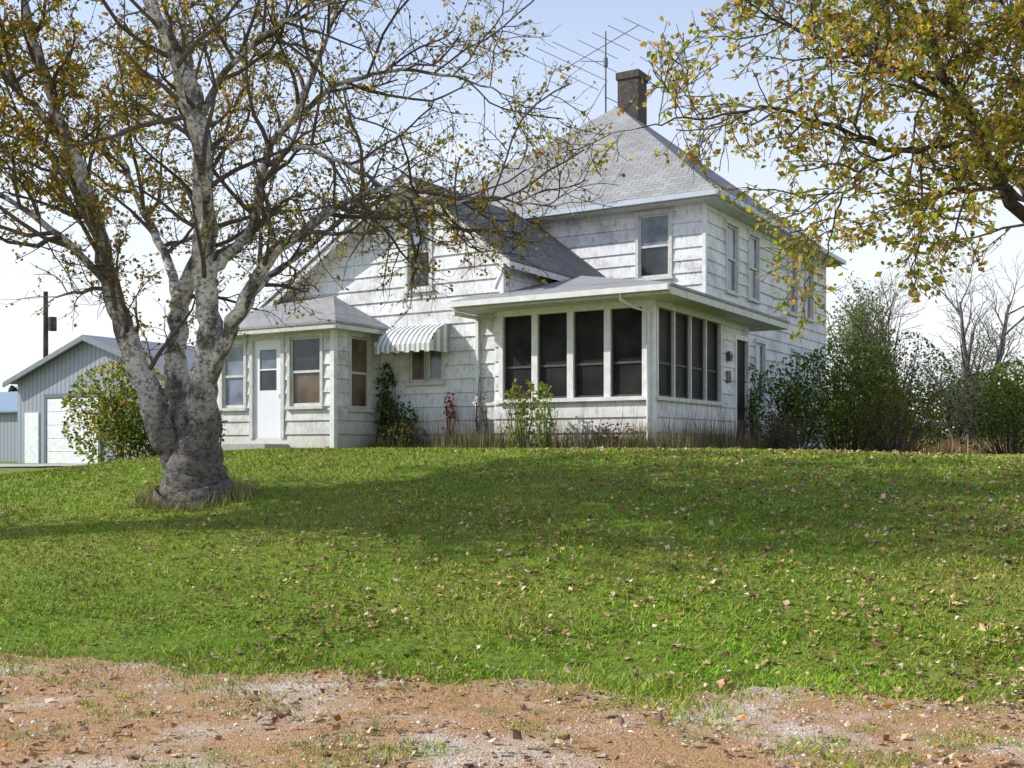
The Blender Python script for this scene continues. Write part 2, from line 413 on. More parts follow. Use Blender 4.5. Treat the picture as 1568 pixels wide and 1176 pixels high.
trim.box(-3.40,-3.306,.262,.36,GB,3.8); trim.box(-9.69,-9.6,.255,.34,2.4,2.9)
SX0,SX1,SY=-9.65,-6.39,-1.2
sops=[(3.26-3.10,3.26-2.46,.85,2.2),(3.26-2.2,3.26-1.4,.2,2.26),(3.26-1.15,3.26-.33,.85,2.26)]
siding((SX0,SY),*F_,0,3.26,GB,2.4,sops)
window((SX0,SY),*F_,*sops[0],top='shade',bot='shade'); window((SX0,SY),*F_,*sops[2],top='glass',bot='tan')
srw=[(.5,1.1,.8,2.28)]
siding((SX1,SY),*R_,0,1.5,GB,2.4,srw); window((SX1,SY),*R_,*srw[0],top='tan',bot='tan')
siding((SX0,SY),*L_,0,1.5,GB,2.4)
trim.box(SX1-.07,SX1+.038,SY-.038,SY+.07,GB,2.38); trim.box(SX0-.04,SX0+.09,SY-.04,SY+.09,GB,2.38)
O,U,Nn=(SX0,SY),*F_; d=sops[1]
case.obox(O,U,Nn,d[0]-.09,d[0],-.06,.045,d[2],d[3]);case.obox(O,U,Nn,d[1],d[1]+.09,-.06,.045,d[2],d[3]);case.obox(O,U,Nn,d[0]-.1,d[1]+.1,-.06,.055,d[3],d[3]+.1)
dm=MB()
dm.obox(O,U,Nn,d[0],d[1],-.05,-.01,d[2],1.2); dm.obox(O,U,Nn,d[0],d[0]+.16,-.05,-.01,1.2,2.05);dm.obox(O,U,Nn,d[1]-.16,d[1],-.05,-.01,1.2,2.05);dm.obox(O,U,Nn,d[0],d[1],-.05,-.01,2.05,d[3])
dm.obox(O,U,Nn,d[1]-.1,d[1]-.06,-.01,.03,1.05,1.12)
glass.obox(O,U,Nn,d[0]+.16,d[1]-.16,-.05,-.035,1.2,1.62); shade.obox(O,U,Nn,d[0]+.16,d[1]-.16,-.05,-.035,1.65,2.05); dm.obox(O,U,Nn,d[0]+.16,d[1]-.16,-.05,-.012,1.62,1.65)
stp=MB(); stp.obox(O,U,Nn,d[0]-.2,d[1]+.2,.03,.7,-.5,.08); stp.build('door_step',simple('concrete',(.4,.39,.37)),house)
dm.build('front_door',simple('door_white',(.8,.81,.84),.45,.04),house)
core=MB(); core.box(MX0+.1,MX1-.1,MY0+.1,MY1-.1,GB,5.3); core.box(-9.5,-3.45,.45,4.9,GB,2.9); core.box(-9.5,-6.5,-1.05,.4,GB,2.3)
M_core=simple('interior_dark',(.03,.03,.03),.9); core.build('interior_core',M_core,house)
sid.build('walls',M_sid,house)
# ---- roofs
roof=MB(); roofd=MB()
e=.42; EZ=5.6
c1=(MX1+e,MY0-e,EZ);c2=(MX0-e,MY0-e,EZ);c3=(MX0-e,MY1+e,EZ);c4=(MX1+e,MY1+e,EZ); r1_=(-5.2,9.25,9.45); r2_=(-5.2,10.15,9.45)
for f in ([c2,c1,r1_],[c1,c4,r2_,r1_],[c4,c3,r2_],[c3,c2,r1_,r2_]): roof.slab(f,.07)
tr=MB()
tr.slab([(MX0-e+.02,MY0-e+.02,5.53),(MX1+e-.02,MY0-e+.02,5.53),(MX1+e-.02,MY1+e-.02,5.53),(MX0-e+.02,MY1+e-.02,5.53)],.10)
def wr(w): return 5.62-(WS*(5.5-w) if w<5.5 else WL*(w-5.5))
for wa,wb in ((5.5,2.95),(9.95,5.5)):
    f=[(-wa,-.07,wr(wa)),(-wb,-.07,wr(wb)),(-wb,4.95,wr(wb)),(-wa,4.95,wr(wa))]
    roofd.slab(f,.05); 
    f=[(-wa,-.05,wr(wa)),(-wb,-.05,wr(wb)),(-wb,4.93,wr(wb)),(-wa,4.93,wr(wa))]
    tr.slab([( (x if abs(x+5.5)<.01 else x+(.02 if x<-5.5 else -.02)),y,z) for x,y,z in f],.13,-.053)
pz=2.83;ps=.25
f1=[(-3.97,-.6,pz),(.6,-.6,pz),(-3.34,3.34,pz+ps*3.94),(-3.34,.3,pz+ps*.9),(-3.97,.3,pz+ps*.9)]
f2=[(.6,-.6,pz),(.6,6.1,pz),(-.95,6.1,pz+ps*1.55),(-.95,4.9,pz+ps*1.55),(-3.34,4.9,pz+ps*3.94),(-3.34,3.34,pz+ps*3.94)]
roof.slab(f1,.05); roof.slab(f2,.05)
tr.slab([(-3.95,-.58,2.775),(.58,-.58,2.775),(.58,6.08,2.775),(-.95,6.08,2.775),(-.95,4.9,2.775),(-3.33,4.9,2.775),(-3.33,.29,2.775),(-3.95,.29,2.775)],.13)
tr.box(-.9,.55,6.0,6.05,2.7,2.95)
a=(-6.04,-1.55,2.5);b=(-10.0,-1.55,2.5);c_=(-9.25,.31,3.33);d_=(-7.71,.31,3.33);e_=(-6.04,.31,2.5);g_=(-10.0,.31,2.5)
roof.slab([b,a,d_,c_],.05); roof.slab([a,e_,d_],.05); roof.slab([b,c_,g_],.05)
tr.slab([(-9.98,-1.53,2.445),(-6.06,-1.53,2.445),(-6.06,.29,2.445),(-9.98,.29,2.445)],.09)
roof.build('main_roof',M_roof,house); roofd.build('wing_roof',M_roof2,house); tr.build('fascia_and_soffits',M_case,house)
g=MB()
g.box(-8.5,-.45,MY0-e-.11,MY0-e-.003,5.47,5.58); g.box(MX1+e+.003,MX1+e+.11,MY0-e,MY1+e,5.47,5.58)
g.build('gutters',M_gut,house)
g=MB()
g.box(-3.95,.58,-.70,-.603,2.70,2.80); 
g.box(-3.93,-3.86,-.62,.2,2.55,2.62); g.box(-3.93,-3.86,.2,.27,GB,2.62)
g.build('porch_gutter_and_downspout',M_trim,house)
trim.build('corner_and_porch_trim',M_trim,house); case.build('window_casings',M_case,house); glass.build('window_glass',M_glass,house); shade.build('window_shades',M_shade,house)
tan.build('curtained_panes',M_tan,house); screen.build('porch_screens',M_screen,house); scr2.build('screen_frames',M_scr2,house)
tubes('downspout_elbows',[([(-3.25,.1,3.5),(-3.15,0,3.45),(-3.25,-.05,3.2),(-3.3,-.05,3.08)],[.04]*4,8),([(-.35,-.62,2.72),(-.35,-.6,2.6),(-.25,-.3,2.5),(-.06,-.075,2.42),(-.06,-.075,0)],[.03]*5,8)],M_trim,house)
# awning
aw=MB(); aw2=MB(); n=22; w0,w1=5.97,4.6
prof=[(.3,2.52),(.1,2.49),(-.12,2.39),(-.3,2.24),(-.42,2.07)]
for i in range(n):
    xa=-w0+(w0-w1)*i/n; xb=xa+(w0-w1)/n; mb=aw if i%2 else aw2; dz=.014 if i%2 else 0
    for (y0,z0),(y1,z1) in zip(prof[:-1],prof[1:]):
        mb.slab([(xa,y1,z1+dz),(xb,y1,z1+dz),(xb,y0,z0+dz),(xa,y0,z0+dz)],.012)
    y0,z0=prof[-1]; hh=.13 if (i//2)%2 else .16
    mb.box(xa,xb,y0-.012,y0,z0-hh,z0+dz)
for xs_ in (-w0,-w1):
    for i in range(6):
        ya=.28-.7*i/6; yb=ya-.7/6; zt=np.interp(-(ya+yb)/2,[-p[0] for p in prof],[p[1] for p in prof])
        (aw if i%2 else aw2).box(xs_-.008,xs_+.008,yb,ya,1.93,zt)
aw.build('awning_white_ribs',M_trim,house); aw2.build('awning_grey_ribs',simple('awning_grey',(.34,.35,.33),.4,.08),house)
ch=MB(); ch.box(-5.38,-4.76,9.6,10.2,8.3,10.42); ch.box(-5.42,-4.72,9.56,10.24,10.3,10.5); ch.build('chimney',M_brick,house)
an=[([(-5.75,9.6,8.8),(-5.75,9.6,11.75)],[.026,.022],6)]
def rod(p,q,r=.012): an.append(([p,q],[r,r],4))
rod((-7.4,9.9,11.0),(-4.5,9.1,11.5),.015)
for i,l in enumerate((1.5,1.35,1.2,.75,.7,.6,.55)):
    t=i/6; x=-7.4+2.9*t;y=9.9-.8*t;z=11.0+.5*t
    rod((x-l*.6,y-l*.5,z+l*.32),(x+l*.6,y+l*.5,z-l*.32),.009)
rod((-5.75,9.6,10.9),(-6.6,9.7,11.1)); rod((-5.75,9.6,9.9),(-5.1,9.6,9.5)); rod((-5.75,9.6,10.3),(-6.3,9.2,9.1)) 
an.append(([(-5.75,9.6,10.75),(-5.75,9.6,11.0)],[.06,.06],6))
tubes('tv_antenna',an,M_metal,house)
# ------------------------------------------------------------------ garage
gzz=g1(-16.4,42)
gar=empty('metal_garage',(-16.4,42,gzz),ANG)
m,N,L,P=newmat('blue_grey_metal_siding'); uv=N.new('ShaderNodeUVMap'); w=N.new('ShaderNodeTexWave'); w.inputs['Scale'].default_value=1.2; L.new(uv.outputs[0],w.inputs[0])
r=ramp(N,L,w.outputs[1],[(.0,(.19,.21,.25)),(.25,(.28,.305,.35)),(1,(.31,.335,.38))]); L.new(r.outputs[0],P.inputs['Base Color']); P.inputs['Roughness'].default_value=.5
bump(N,L,w.outputs[1],.02,.5,P)
gm=MB(); W=4.7; D=11
gm.face([(-W,0,-.3),(W,0,-.3),(W,0,3.35),(0,0,4.9),(-W,0,3.35)]); gm.face([(W,D,-.3),(-W,D,-.3),(-W,D,3.35),(0,D,4.9),(W,D,3.35)])
gm.face([(W,0,-.3),(W,D,-.3),(W,D,3.35),(W,0,3.35)]); gm.face([(-W,D,-.3),(-W,0,-.3),(-W,0,3.35),(-W,D,3.35)])
gm.build('walls',m,gar)
gr=MB(); s_=1.55/4.7
for sg in (-1,1):
    f=[(0,-.4,5.0),(sg*5.1,-.4,5.0-s_*5.1),(sg*5.1,D+.3,5.0-s_*5.1),(0,D+.3,5.0)]
    gr.slab(f if sg<0 else f[::-1],.06)
gr.build('roof',simple('garage_roof',(.22,.22,.23),.6),gar)
gt=MB()
for sg in (-1,1):
    f=[(0,-.43,4.94),(sg*5.08,-.43,4.94-s_*5.08),(sg*5.08,-.36,4.94-s_*5.08),(0,-.36,4.94)]; gt.slab(f,.16)
gt.build('rake_trim',simple('garage_trim',(.18,.21,.235),.5),gar)
gd=MB(); gd.box(-4.15,-3.25,-.05,.02,-.05,2.05)
for i in range(5): gd.box(-2.7,.5,-.05,.02,-.05+i*.53,-.05+i*.53+.515)
gd.build('doors',simple('garage_door_white',(.78,.78,.79)),gar)
gf=MB(); 
for xx in (-2.85,.5): gf.box(xx,xx+.15,-.08,.02,-.05,2.75)
gf.box(-2.85,.65,-.085,.02,2.62,2.78); gf.build('door_frame',simple('garage_trim2',(.12,.15,.17),.5),gar)
sh=empty('grey_shed',(-24.5,50,g1(-24.5,50)),ANG); q=MB(); q.box(-3,3,0,5,-.3,2.3); q.build('walls',m,sh)
q=MB(); q.slab([(-3.3,-.3,2.3),(3.3,-.3,2.3),(3.3,2.6,3.4),(-3.3,2.6,3.4)],.08); q.slab([(-3.3,2.6,3.4),(3.3,2.6,3.4),(3.3,5.3,2.3),(-3.3,5.3,2.3)],.08); q.build('roof',simple('shed_roof',(.2,.28,.36)),sh)
up=empty('utility_pole',(-23.8,55,g1(-23.8,55)))
tubes('pole',[([(0,0,-.5),(0,0,8.6)],[.16,.12],8),([(.35,0,6.6),(.35,0,7.3)],[.2,.2],10),([(0,0,6.9),(.35,0,6.9)],[.04,.04],5)],M_bark2,up)
tubes('wire',[([(-40,3,7.6),(-20,1.5,7.5),(0,0,8.3)],[.012]*3,3)],M_metal,up)
# ------------------------------------------------------------------ TREES
def make_tree(name,base,stems,bark,spec,leaffn,limb0=(.032,.009)):
    e=empty(name,base); b=np.array(base); polys=[];leafp=[];tw=[]
    for pts,rad,sides,kids in stems:
        l,r=smoothline(np.array(pts)-b,rad,5,.014); polys.append((l,r,sides))
        if not kids: continue
        for c1,c1r in children(l,r,kids[0],kids[1],spec['L1'],(30,70),limb0,7,.18,spec['up']):
            tw.append((c1,c1r,5))
            for c2,c2r in children(c1,c1r,spec['n2'],.12,spec['L2'],(25,65),(.010,.004),5,.2,spec['up2']):
                tw.append((c2,c2r,3))
                for c3,c3r in children(c2,c2r,spec['n3'],.15,spec['L3'],(25,70),(.005,.0025),3,.2,spec['up2']):
                    tw.append((c3,c3r,3)); leafp.append(c3)
                leafp.append(c2)
    tubes('trunk_and_limbs',polys,bark,e); tubes('twigs',tw,M_twig,e)
    pts,sz,cols=leaffn(leafp,b); leafmesh('leaves',pts,sz,cols,e)
    return e
M_twig=simple('twig_bark',(.11,.09,.075),.9,.3,5)
bx,by=-3.69,12.6; bz=g1(bx,by)
yb=by
S=[
 ([(bx,yb,bz-.35),(bx+.0,yb,bz-.03),(bx+.0,yb,bz+.12),(bx+.0,yb,bz+.32),(bx+.03,yb,bz+.6),(bx+.08,yb,bz+.9)],[.64,.47,.385,.33,.25,.14],16,None),
 ([(-3.74,yb,bz-.2),(-3.80,12.6,bz+.1),(-3.92,12.6,bz+.4),(-4.08,12.57,bz+.75),(-4.28,12.55,2.33),(-4.46,12.5,2.87),(-4.63,12.45,3.48),(-4.8,12.4,4.24),(-5.03,12.3,5.0),(-5.26,12.2,5.7),(-5.5,12.1,6.7),(-5.65,12.0,7.8)],[.2,.19,.17,.155,.145,.13,.11,.09,.078,.062,.04,.02],10,(18,.36)),
 ([(-3.70,yb,bz-.2),(-3.84,12.75,bz+.5),(-3.98,12.85,2.3),(-4.04,13.0,3.02),(-3.98,13.1,3.55),(-3.72,13.2,4.16),(-3.77,13.3,4.85),(-3.81,13.4,5.4),(-4.07,13.6,6.3),(-4.2,13.8,7.3),(-4.3,13.9,8.2)],[.2,.17,.14,.12,.105,.09,.078,.065,.05,.03,.015],10,(18,.36)),
 ([(-3.64,yb,bz-.2),(-3.58,12.5,bz+.5),(-3.53,12.35,2.3),(-3.43,12.25,3.02),(-3.5,12.2,3.63),(-3.48,12.15,4.55),(-3.53,12.1,5.4),(-3.77,12.0,6.05),(-4.15,11.9,6.8),(-4.4,11.9,7.8),(-4.5,11.9,8.6)],[.22,.185,.16,.14,.125,.11,.095,.08,.06,.04,.015],10,(17,.36)),
 ([(-3.52,12.4,2.15),(-3.36,12.25,2.6),(-3.12,12.1,3.02),(-2.74,12.0,3.67),(-2.32,11.95,4.0),(-1.86,11.9,4.3),(-1.4,11.8,4.42),(-.7,11.7,4.25),(-.2,11.65,4.3),(.45,11.6,4.2)],[.11,.095,.085,.07,.055,.042,.032,.024,.016,.007],9,(18,.28)),
 ([(-3.47,12.2,3.5),(-3.2,12.2,3.8),(-2.93,12.3,4.16),(-2.85,12.4,4.93),(-2.4,12.5,5.7),(-2.17,12.6,6.4),(-1.9,12.8,7.4)],[.075,.065,.06,.05,.04,.027,.012],8,(14,.28)),
 ([(-2.85,12.4,4.85),(-2.4,12.3,5.04),(-1.86,12.2,4.8),(-1.4,12.1,4.5),(-.8,12.0,4.16),(-.45,11.9,3.8)],[.038,.032,.026,.02,.012,.006],6,(12,.2)),
 ([(-2.7,12.45,5.2),(-2.1,12.6,5.8),(-1.3,12.8,6.1),(-.5,12.9,6.0),(.1,13,5.8)],[.036,.03,.022,.014,.006],6,(11,.15)),
 ([(-4.6,12.45,3.4),(-5.0,12.2,3.9),(-5.5,12.0,4.3),(-6.1,11.9,4.6),(-6.7,11.8,5.0)],[.05,.042,.03,.02,.008],7,(13,.2)),
 ([(-4.0,13.0,3.0),(-4.3,13.5,3.9),(-4.9,14.2,4.8),(-5.4,14.8,5.8),(-5.7,15.2,6.8)],[.07,.06,.045,.03,.01],7,(14,.25)),
 ([(-3.5,12.2,3.7),(-3.3,11.6,4.3),(-3.3,10.9,5.1),(-3.5,10.4,6.0),(-3.6,10.0,7.0)],[.06,.05,.04,.026,.01],7,(11,.3)),
 ([(-3.3,12.2,2.75),(-3.1,12.5,3.2),(-2.9,13.0,3.7),(-2.3,13.5,4.3),(-1.7,13.9,5.2)],[.055,.045,.035,.025,.01],7,(9,.3)),
 ([(-5.1,12.3,5.1),(-5.6,12.1,5.7),(-6.1,12.0,6.2),(-6.6,11.9,6.9)],[.045,.036,.025,.01],7,(13,.2)),
 ([(-4.75,12.4,4.0),(-5.3,12.8,4.8),(-6.0,13.2,5.6),(-6.6,13.5,6.2)],[.045,.036,.025,.01],7,(13,.2)),
 ([(-3.5,12.1,5.3),(-3.1,12.0,5.9),(-2.5,11.9,6.3),(-1.7,11.8,6.6)],[.045,.036,.024,.008],7,(11,.2)),
]
ycol=[(.48,.34,.06),(.38,.28,.05),(.25,.16,.045),(.24,.25,.04),(.15,.18,.035),(.5,.28,.06)]
def leafL(lp,b):
    P=[]
    for l in lp:
        w=l+b; xm=w[-1][0]
        pr=2.3 if xm<-4.2 else (1.3 if xm<-2.8 else .75)
        if w[-1][2]<3.6: pr*=.6
        dens=1+ .7*math.sin(w[-1][0]*2.1+w[-1][2]*1.7+w[-1][1]*1.3)
        for _ in range(rng.poisson(3.4*pr*dens)):
            t=rng.uniform(.2,1)*(len(l)-1); i=min(int(t),len(l)-2); P.append(l[i]+(l[i+1]-l[i])*(t-i)+rng.normal(0,.025,3))
    P=np.array(P); n=len(P); print('left leaves',n)
    return P,rng.uniform(.03,.07,n),pal(ycol,n,.35)
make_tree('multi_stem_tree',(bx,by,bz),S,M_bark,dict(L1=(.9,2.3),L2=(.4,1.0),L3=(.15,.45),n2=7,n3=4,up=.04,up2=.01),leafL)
# neighbouring yard tree just left of the view (its shade falls across the mound)
tb=(-9.2,11.6,g1(-9.2,11.6)); tx,ty,tz=tb
S=[([(tx,ty,tz-.3),(tx,ty,tz+.3),(tx+.1,ty,tz+1.8),(tx,ty+.1,tz+3.5),(tx+.1,ty,tz+5.5),(tx,ty,tz+7.5),(tx,ty,tz+9.8)],[.45,.3,.24,.2,.15,.09,.02],12,(22,.42))]
for k in range(7):
    a=k*.9+.3; h0=3.6+k*.55; S.append(([(tx,ty,tz+h0),(tx+.9*math.cos(a),ty+.7*math.sin(a),tz+h0+.9),(tx+1.7*math.cos(a),ty+1.2*math.sin(a),tz+h0+1.9),(tx+2.2*math.cos(a),ty+1.5*math.sin(a),tz+h0+3.0)],[.1,.075,.05,.015],7,(11,.25)))
def leafY(lp,b):
    P=[]
    for l in lp:
        for _ in range(rng.poisson(4.5)): P.append(l[-1]+rng.normal(0,.12,3))
    P=np.array(P); n=len(P); return P,rng.uniform(.06,.12,n),pal(ycol,n,.35)
make_tree('yard_tree',tb,S,M_bark2,dict(L1=(.7,1.5),L2=(.35,.8),L3=(.15,.35),n2=5,n3=3,up=.05,up2=.01),leafY)
rb_=(6.2,8.8,g1(6.2,8.8))
S=[
 ([(6.2,8.8,rb_[2]-.2),(6.2,8.8,.5),(6.15,8.8,1.4),(6.0,8.8,2.2)],[.34,.26,.22,.19],12,None),
 ([(6.0,8.8,2.1),(5.4,8.7,2.7),(4.7,8.5,3.0),(3.99,8.4,3.41),(3.59,8.3,4.0),(3.34,8.3,4.43),(3.14,8.2,4.95),(2.9,8.1,5.6),(2.7,8.1,6.3)],[.13,.10,.075,.05,.04,.034,.027,.02,.01],8,(15,.35)),
 ([(6.0,8.8,2.1),(6.1,9.0,3.2),(5.8,9.2,4.4),(5.4,9.3,5.6),(5.2,9.4,6.8)],[.17,.14,.11,.08,.02],8,(14,.3)),
 ([(6.1,8.8,1.9),(6.9,9.1,3.0),(7.6,9.4,4.4),(8.0,9.6,5.8)],[.15,.12,.08,.02],8,(8,.3)),
 ([(3.59,8.3,4.0),(2.9,8.0,3.8),(2.26,7.9,4.0),(1.7,7.8,4.05),(1.25,7.8,3.98),(.9,7.8,3.9)],[.026,.021,.015,.011,.007,.004],6,(15,.08)),
 ([(3.34,8.3,4.43),(2.75,8,4.45),(2.1,7.8,4.6),(1.6,7.8,4.9)],[.024,.018,.011,.005],6,(14,.1)),
 ([(3.0,8.05,3.85),(2.6,7.9,3.66),(2.35,7.8,3.3),(2.25,7.8,2.95)],[.016,.012,.008,.004],5,(9,.2)),
 ([(4.5,8.5,3.1),(3.8,8.1,3.5),(3.2,7.8,3.45),(2.8,7.6,3.3)],[.028,.02,.012,.005],6,(12,.25)),
 ([(3.14,8.25,4.9),(2.4,8,5.1),(1.8,7.9,5.2)],[.022,.014,.005],6,(11,.1)),
 ([(5.9,9.0,3.0),(5.0,8.6,3.9),(4.2,8.4,4.5),(3.7,8.2,5.0)],[.05,.04,.025,.01],6,(16,.2)),
 ([(5.7,9.2,4.5),(4.8,8.8,5.0),(4.0,8.4,5.4)],[.045,.03,.01],6,(12,.2)),
 ([(3.45,8.3,4.2),(3.1,7.9,4.2),(2.7,7.6,4.25),(2.4,7.4,4.35)],[.02,.015,.01,.004],6,(10,.1)),
 ([(4.1,8.4,3.5),(4.0,8.0,4.0),(3.8,7.7,4.5),(3.5,7.5,5.0)],[.03,.024,.015,.005],6,(14,.1)),
 ([(4.4,8.5,3.2),(4.1,8.9,3.9),(3.7,9.1,4.7),(3.2,9.2,5.3)],[.03,.024,.015,.005],6,(14,.1)),
]
gcol=[(.48,.38,.07),(.40,.37,.06),(.30,.34,.05),(.20,.26,.04),(.38,.22,.06),(.5,.36,.10)]
def leafR(lp,b):
    P=[]
    for l in lp:
        xm=(l+b)[-1][0]; pr=.5+.55*min(1,max(0,(xm-1.2)/1.8))
        for _ in range(rng.poisson(4.0*pr)):
            t=rng.uniform(.2,1)*(len(l)-1); i=min(int(t),len(l)-2); P.append(l[i]+(l[i+1]-l[i])*(t-i)+rng.normal(0,.025,3))
    P=np.array(P); n=len(P); return P,rng.uniform(.03,.07,n),pal(gcol,n,.35)
make_tree('overhanging_tree',rb_,S,M_bark2,dict(L1=(.45,1.0),L2=(.22,.5),L3=(.1,.26),n2=6,n3=4,up=.0,up2=-.03),leafR,(.012,.005))
# ------------------------------------------------------------------ bushes
def bush(name,c,r,n,cols,size=(.05,.1),stems=14,thr=-.15,flat=False,bark=None,w=None,jit=.35):
    c=(c[0],c[1],g1(c[0],c[1]) if len(c)<3 else c[2]); e=empty(name,c)
    P=[]
    while len(P)<n:
        q=rng.normal(0,.5,(n,3)); q=q/np.maximum(1,np.linalg.norm(q,axis=1)[:,None])
        q*=np.array(r); q[:,2]+=r[2]*.92
        s=sn(q[:,0]*1+q[:,2],q[:,1]+q[:,2]*.8,2.8,c[0])
        q=q[(s>thr)&(q[:,2]>0)]; P+=list(q)
    P=np.array(P[:n])
    leafmesh('foliage',P,rng.uniform(*size,n),pal(cols,n,jit,w),e)
    polys=[]
    for i in range(stems):
        t=P[rng.integers(n)]; st=np.array([t[0]*.3,t[1]*.3,-.1])
        polys.append((np.array([st,st*.5+t*.5+rng.normal(0,.08,3),t*1.05]),[.015,.01,.004],4))
    tubes('stems',polys,bark or M_bark2,e); return e
dg=[(.06,.10,.022),(.10,.15,.035),(.15,.19,.04),(.04,.065,.018)]
yg=[(.24,.25,.05),(.32,.28,.055),(.15,.19,.035),(.38,.26,.06)]
bush('yellow_green_bush',(-7.25,20.2),(1.1,1.0,1.02),5200,dg+dg+yg+yg,(.05,.1),14,-.25)
bush('yellow_green_bush',(-6.2,19.6),(.95,.7,.68),2800,dg,(.05,.09),14,-.3)
def HL(x,y):
    ca,sa=math.cos(ANG),math.sin(ANG); return (P0[0]+x*ca-y*sa, P0[1]+x*sa+y*ca)
bush('lilac_shrub',HL(.6,6.6),(.95,1.0,1.2),3400,dg+[(.14,.16,.04)],(.05,.1),34,-.05)
bush('lilac_shrub',HL(1.2,8.6),(1.2,1.2,1.45),4400,dg+[(.18,.18,.04)],(.05,.1),40,-.05)
bush('overgrown_shrub',HL(1.6,11.5),(1.6,1.5,1.7),5200,dg+[(.24,.20,.05),(.20,.20,.05)],(.05,.1),44,-.1)
bush('overgrown_shrub',HL(4.4,12),(1.5,1.3,1.2),3600,dg+[(.24,.20,.05),(.20,.20,.05)],(.05,.11),50,-.05)
bush('reddish_shrub',HL(2.4,8.2),(.9,.8,.8),1300,[(.24,.10,.05),(.17,.12,.05),(.12,.14,.04)],(.04,.08),50)
bush('reddish_shrub',HL(.9,4.2),(.5,1.5,.4),1500,[(.15,.09,.06),(.11,.09,.05),(.08,.08,.04)],(.03,.07),60)
bush('climbing_vine',HL(-6.1,.12),(.22,.14,.95),700,dg,(.05,.1))
bush('climbing_vine',HL(-5.6,-.05),(.35,.14,.6),450,dg,(.05,.1))
bush('climbing_vine',HL(.15,4.9),(.15,.35,1.0),550,dg,(.05,.09))
bush('climbing_vine',HL(-3.7,.05),(.12,.1,.9),110,[(.12,.13,.04),(.2,.13,.06)],(.03,.07),12)
bush('red_creeper',HL(-4.5,.12)+(EYE+.2,),(.12,.05,.5),170,[(.42,.04,.03),(.30,.035,.03)],(.04,.08),4)
M_gs=simple('green_stem',(.12,.17,.04))
bush('tall_garden_plant',HL(-2.35,-.6),(.38,.2,.68),380,[(.14,.22,.04),(.2,.26,.06),(.34,.22,.06)],(.05,.11),26,bark=M_gs)
bush('tall_garden_plant',HL(-1.85,-.65),(.22,.2,.66),200,[(.16,.24,.05),(.24,.27,.08)],(.05,.11),18,bark=M_gs)
bush('foundation_shrub',HL(-5.2,-.5),(.5,.25,.3),420,[(.09,.12,.03),(.14,.12,.04)],(.04,.08),20)
bush('foundation_shrub',HL(-.8,-.45),(.7,.25,.3),380,[(.12,.12,.04),(.18,.12,.06)],(.03,.07),50)
def weeds(name,segs,n,h,cols,lean=.18,w=.012,spread=.28):
    X=[];Y=[]
    for (x0,y0,x1,y1) in segs:
        k=int(n*math.hypot(x1-x0,y1-y0)/sum(math.hypot(s[2]-s[0],s[3]-s[1]) for s in segs))
        t=rng.uniform(0,1,k); lx=x0+(x1-x0)*t+rng.normal(0,spread*.5,k); ly=y0+(y1-y0)*t+rng.normal(0,spread*.5,k)
        ca,sa=math.cos(ANG),math.sin(ANG); X.append(P0[0]+lx*ca-ly*sa); Y.append(P0[1]+lx*sa+ly*ca)
    X=np.concatenate(X);Y=np.concatenate(Y); n=len(X)
    clump=np.clip(.6+.6*sn(X,Y,3.1,2),.15,1.4)
    blades(name,X,Y,rng.uniform(h[0],h[1],n)*clump,np.full(n,w),pal(cols,n,.3),lean=lean)
weeds('foundation_weeds',[(-6.2,-.25,-3.3,-.25),(-3.3,-.4,.2,-.4),(.4,-.3,.5,5.5)],11000,(.12,.7),[(.34,.28,.15),(.24,.2,.1),(.15,.2,.05),(.18,.12,.09)],spread=.42)
weeds('tall_dry_stems',[(-6.0,-.2,.0,-.3),(.4,0,.5,5),(.4,1,.5,5)],620,(.6,1.5),[(.18,.12,.08),(.24,.17,.11)],lean=.14,w=.016,spread=.4)
# ------------------------------------------------------------------ lawn
n=240000; u=rng.uniform(0,1,n); y=5.0*(24/5.0)**u; x=rng.uniform(-.62,.62,n)*y
ed=dedge(x); inside=(y>ed+rng.normal(0,.35,n))
patch=sn(x,y,2.3,7)+.5*sn(x,y,7,1)
keep=inside|((patch>.3)&(rng.uniform(0,1,n)<.55))
ca,sa=math.cos(-ANG),math.sin(-ANG); lx=(x-P0[0])*ca-(y-P0[1])*sa; ly=(x-P0[0])*sa+(y-P0[1])*ca
keep&=~((lx<.0)&(lx>-9.7)&(ly>0))&~((lx<-6.3)&(lx>-9.7)&(ly>-1.3))&~((x-bx)**2+(y-by)**2<.16)
x,y,inside,ed=x[keep],y[keep],inside[keep],ed[keep]; n=len(x)
nearE=np.exp(-((y-ed-.5)/.6)**2); tuft=np.clip(.5+.5*sn(x,y,1.3,3),0,1)
h=rng.uniform(.015,.04,n)*(1+.5*tuft+1.0*nearE*np.clip(sn(x,y,3,3)+.4,0,1)); wd=.005+.001*y
c1_=pal([(.26,.39,.035),(.33,.45,.05),(.42,.45,.08),(.19,.31,.03)],n,.3)
c2_=pal([(.20,.45,.025),(.27,.50,.035)],n,.25); c3_=pal([(.50,.40,.17),(.40,.28,.14)],n,.3)
mixn=np.clip(nearE*.9*np.clip(.4+sn(x,y,1.1,9),0,1),0,1)[:,None]; c=c1_*(1-mixn)+c2_*mixn
c*=(1+.22*sn(x,y,1.6,8)+.15*sn(x,y,4.7,3))[:,None]
dry=(rng.uniform(0,1,n)<np.clip(.10+.32*sn(x,y,.8,5)+.15*sn(x,y,3.5,2),.04,.5)); c[dry]=c3_[dry]
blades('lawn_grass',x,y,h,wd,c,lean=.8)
n=1400; a=rng.uniform(0,6.28,n); r=rng.normal(.5,.09,n); x=bx+np.cos(a)*r*1.1;y=by+np.sin(a)*r
blades('trunk_foot_grass',x,y,rng.uniform(.06,.2,n),np.full(n,.012),pal([(.42,.36,.18),(.3,.31,.09)],n),lean=.35)
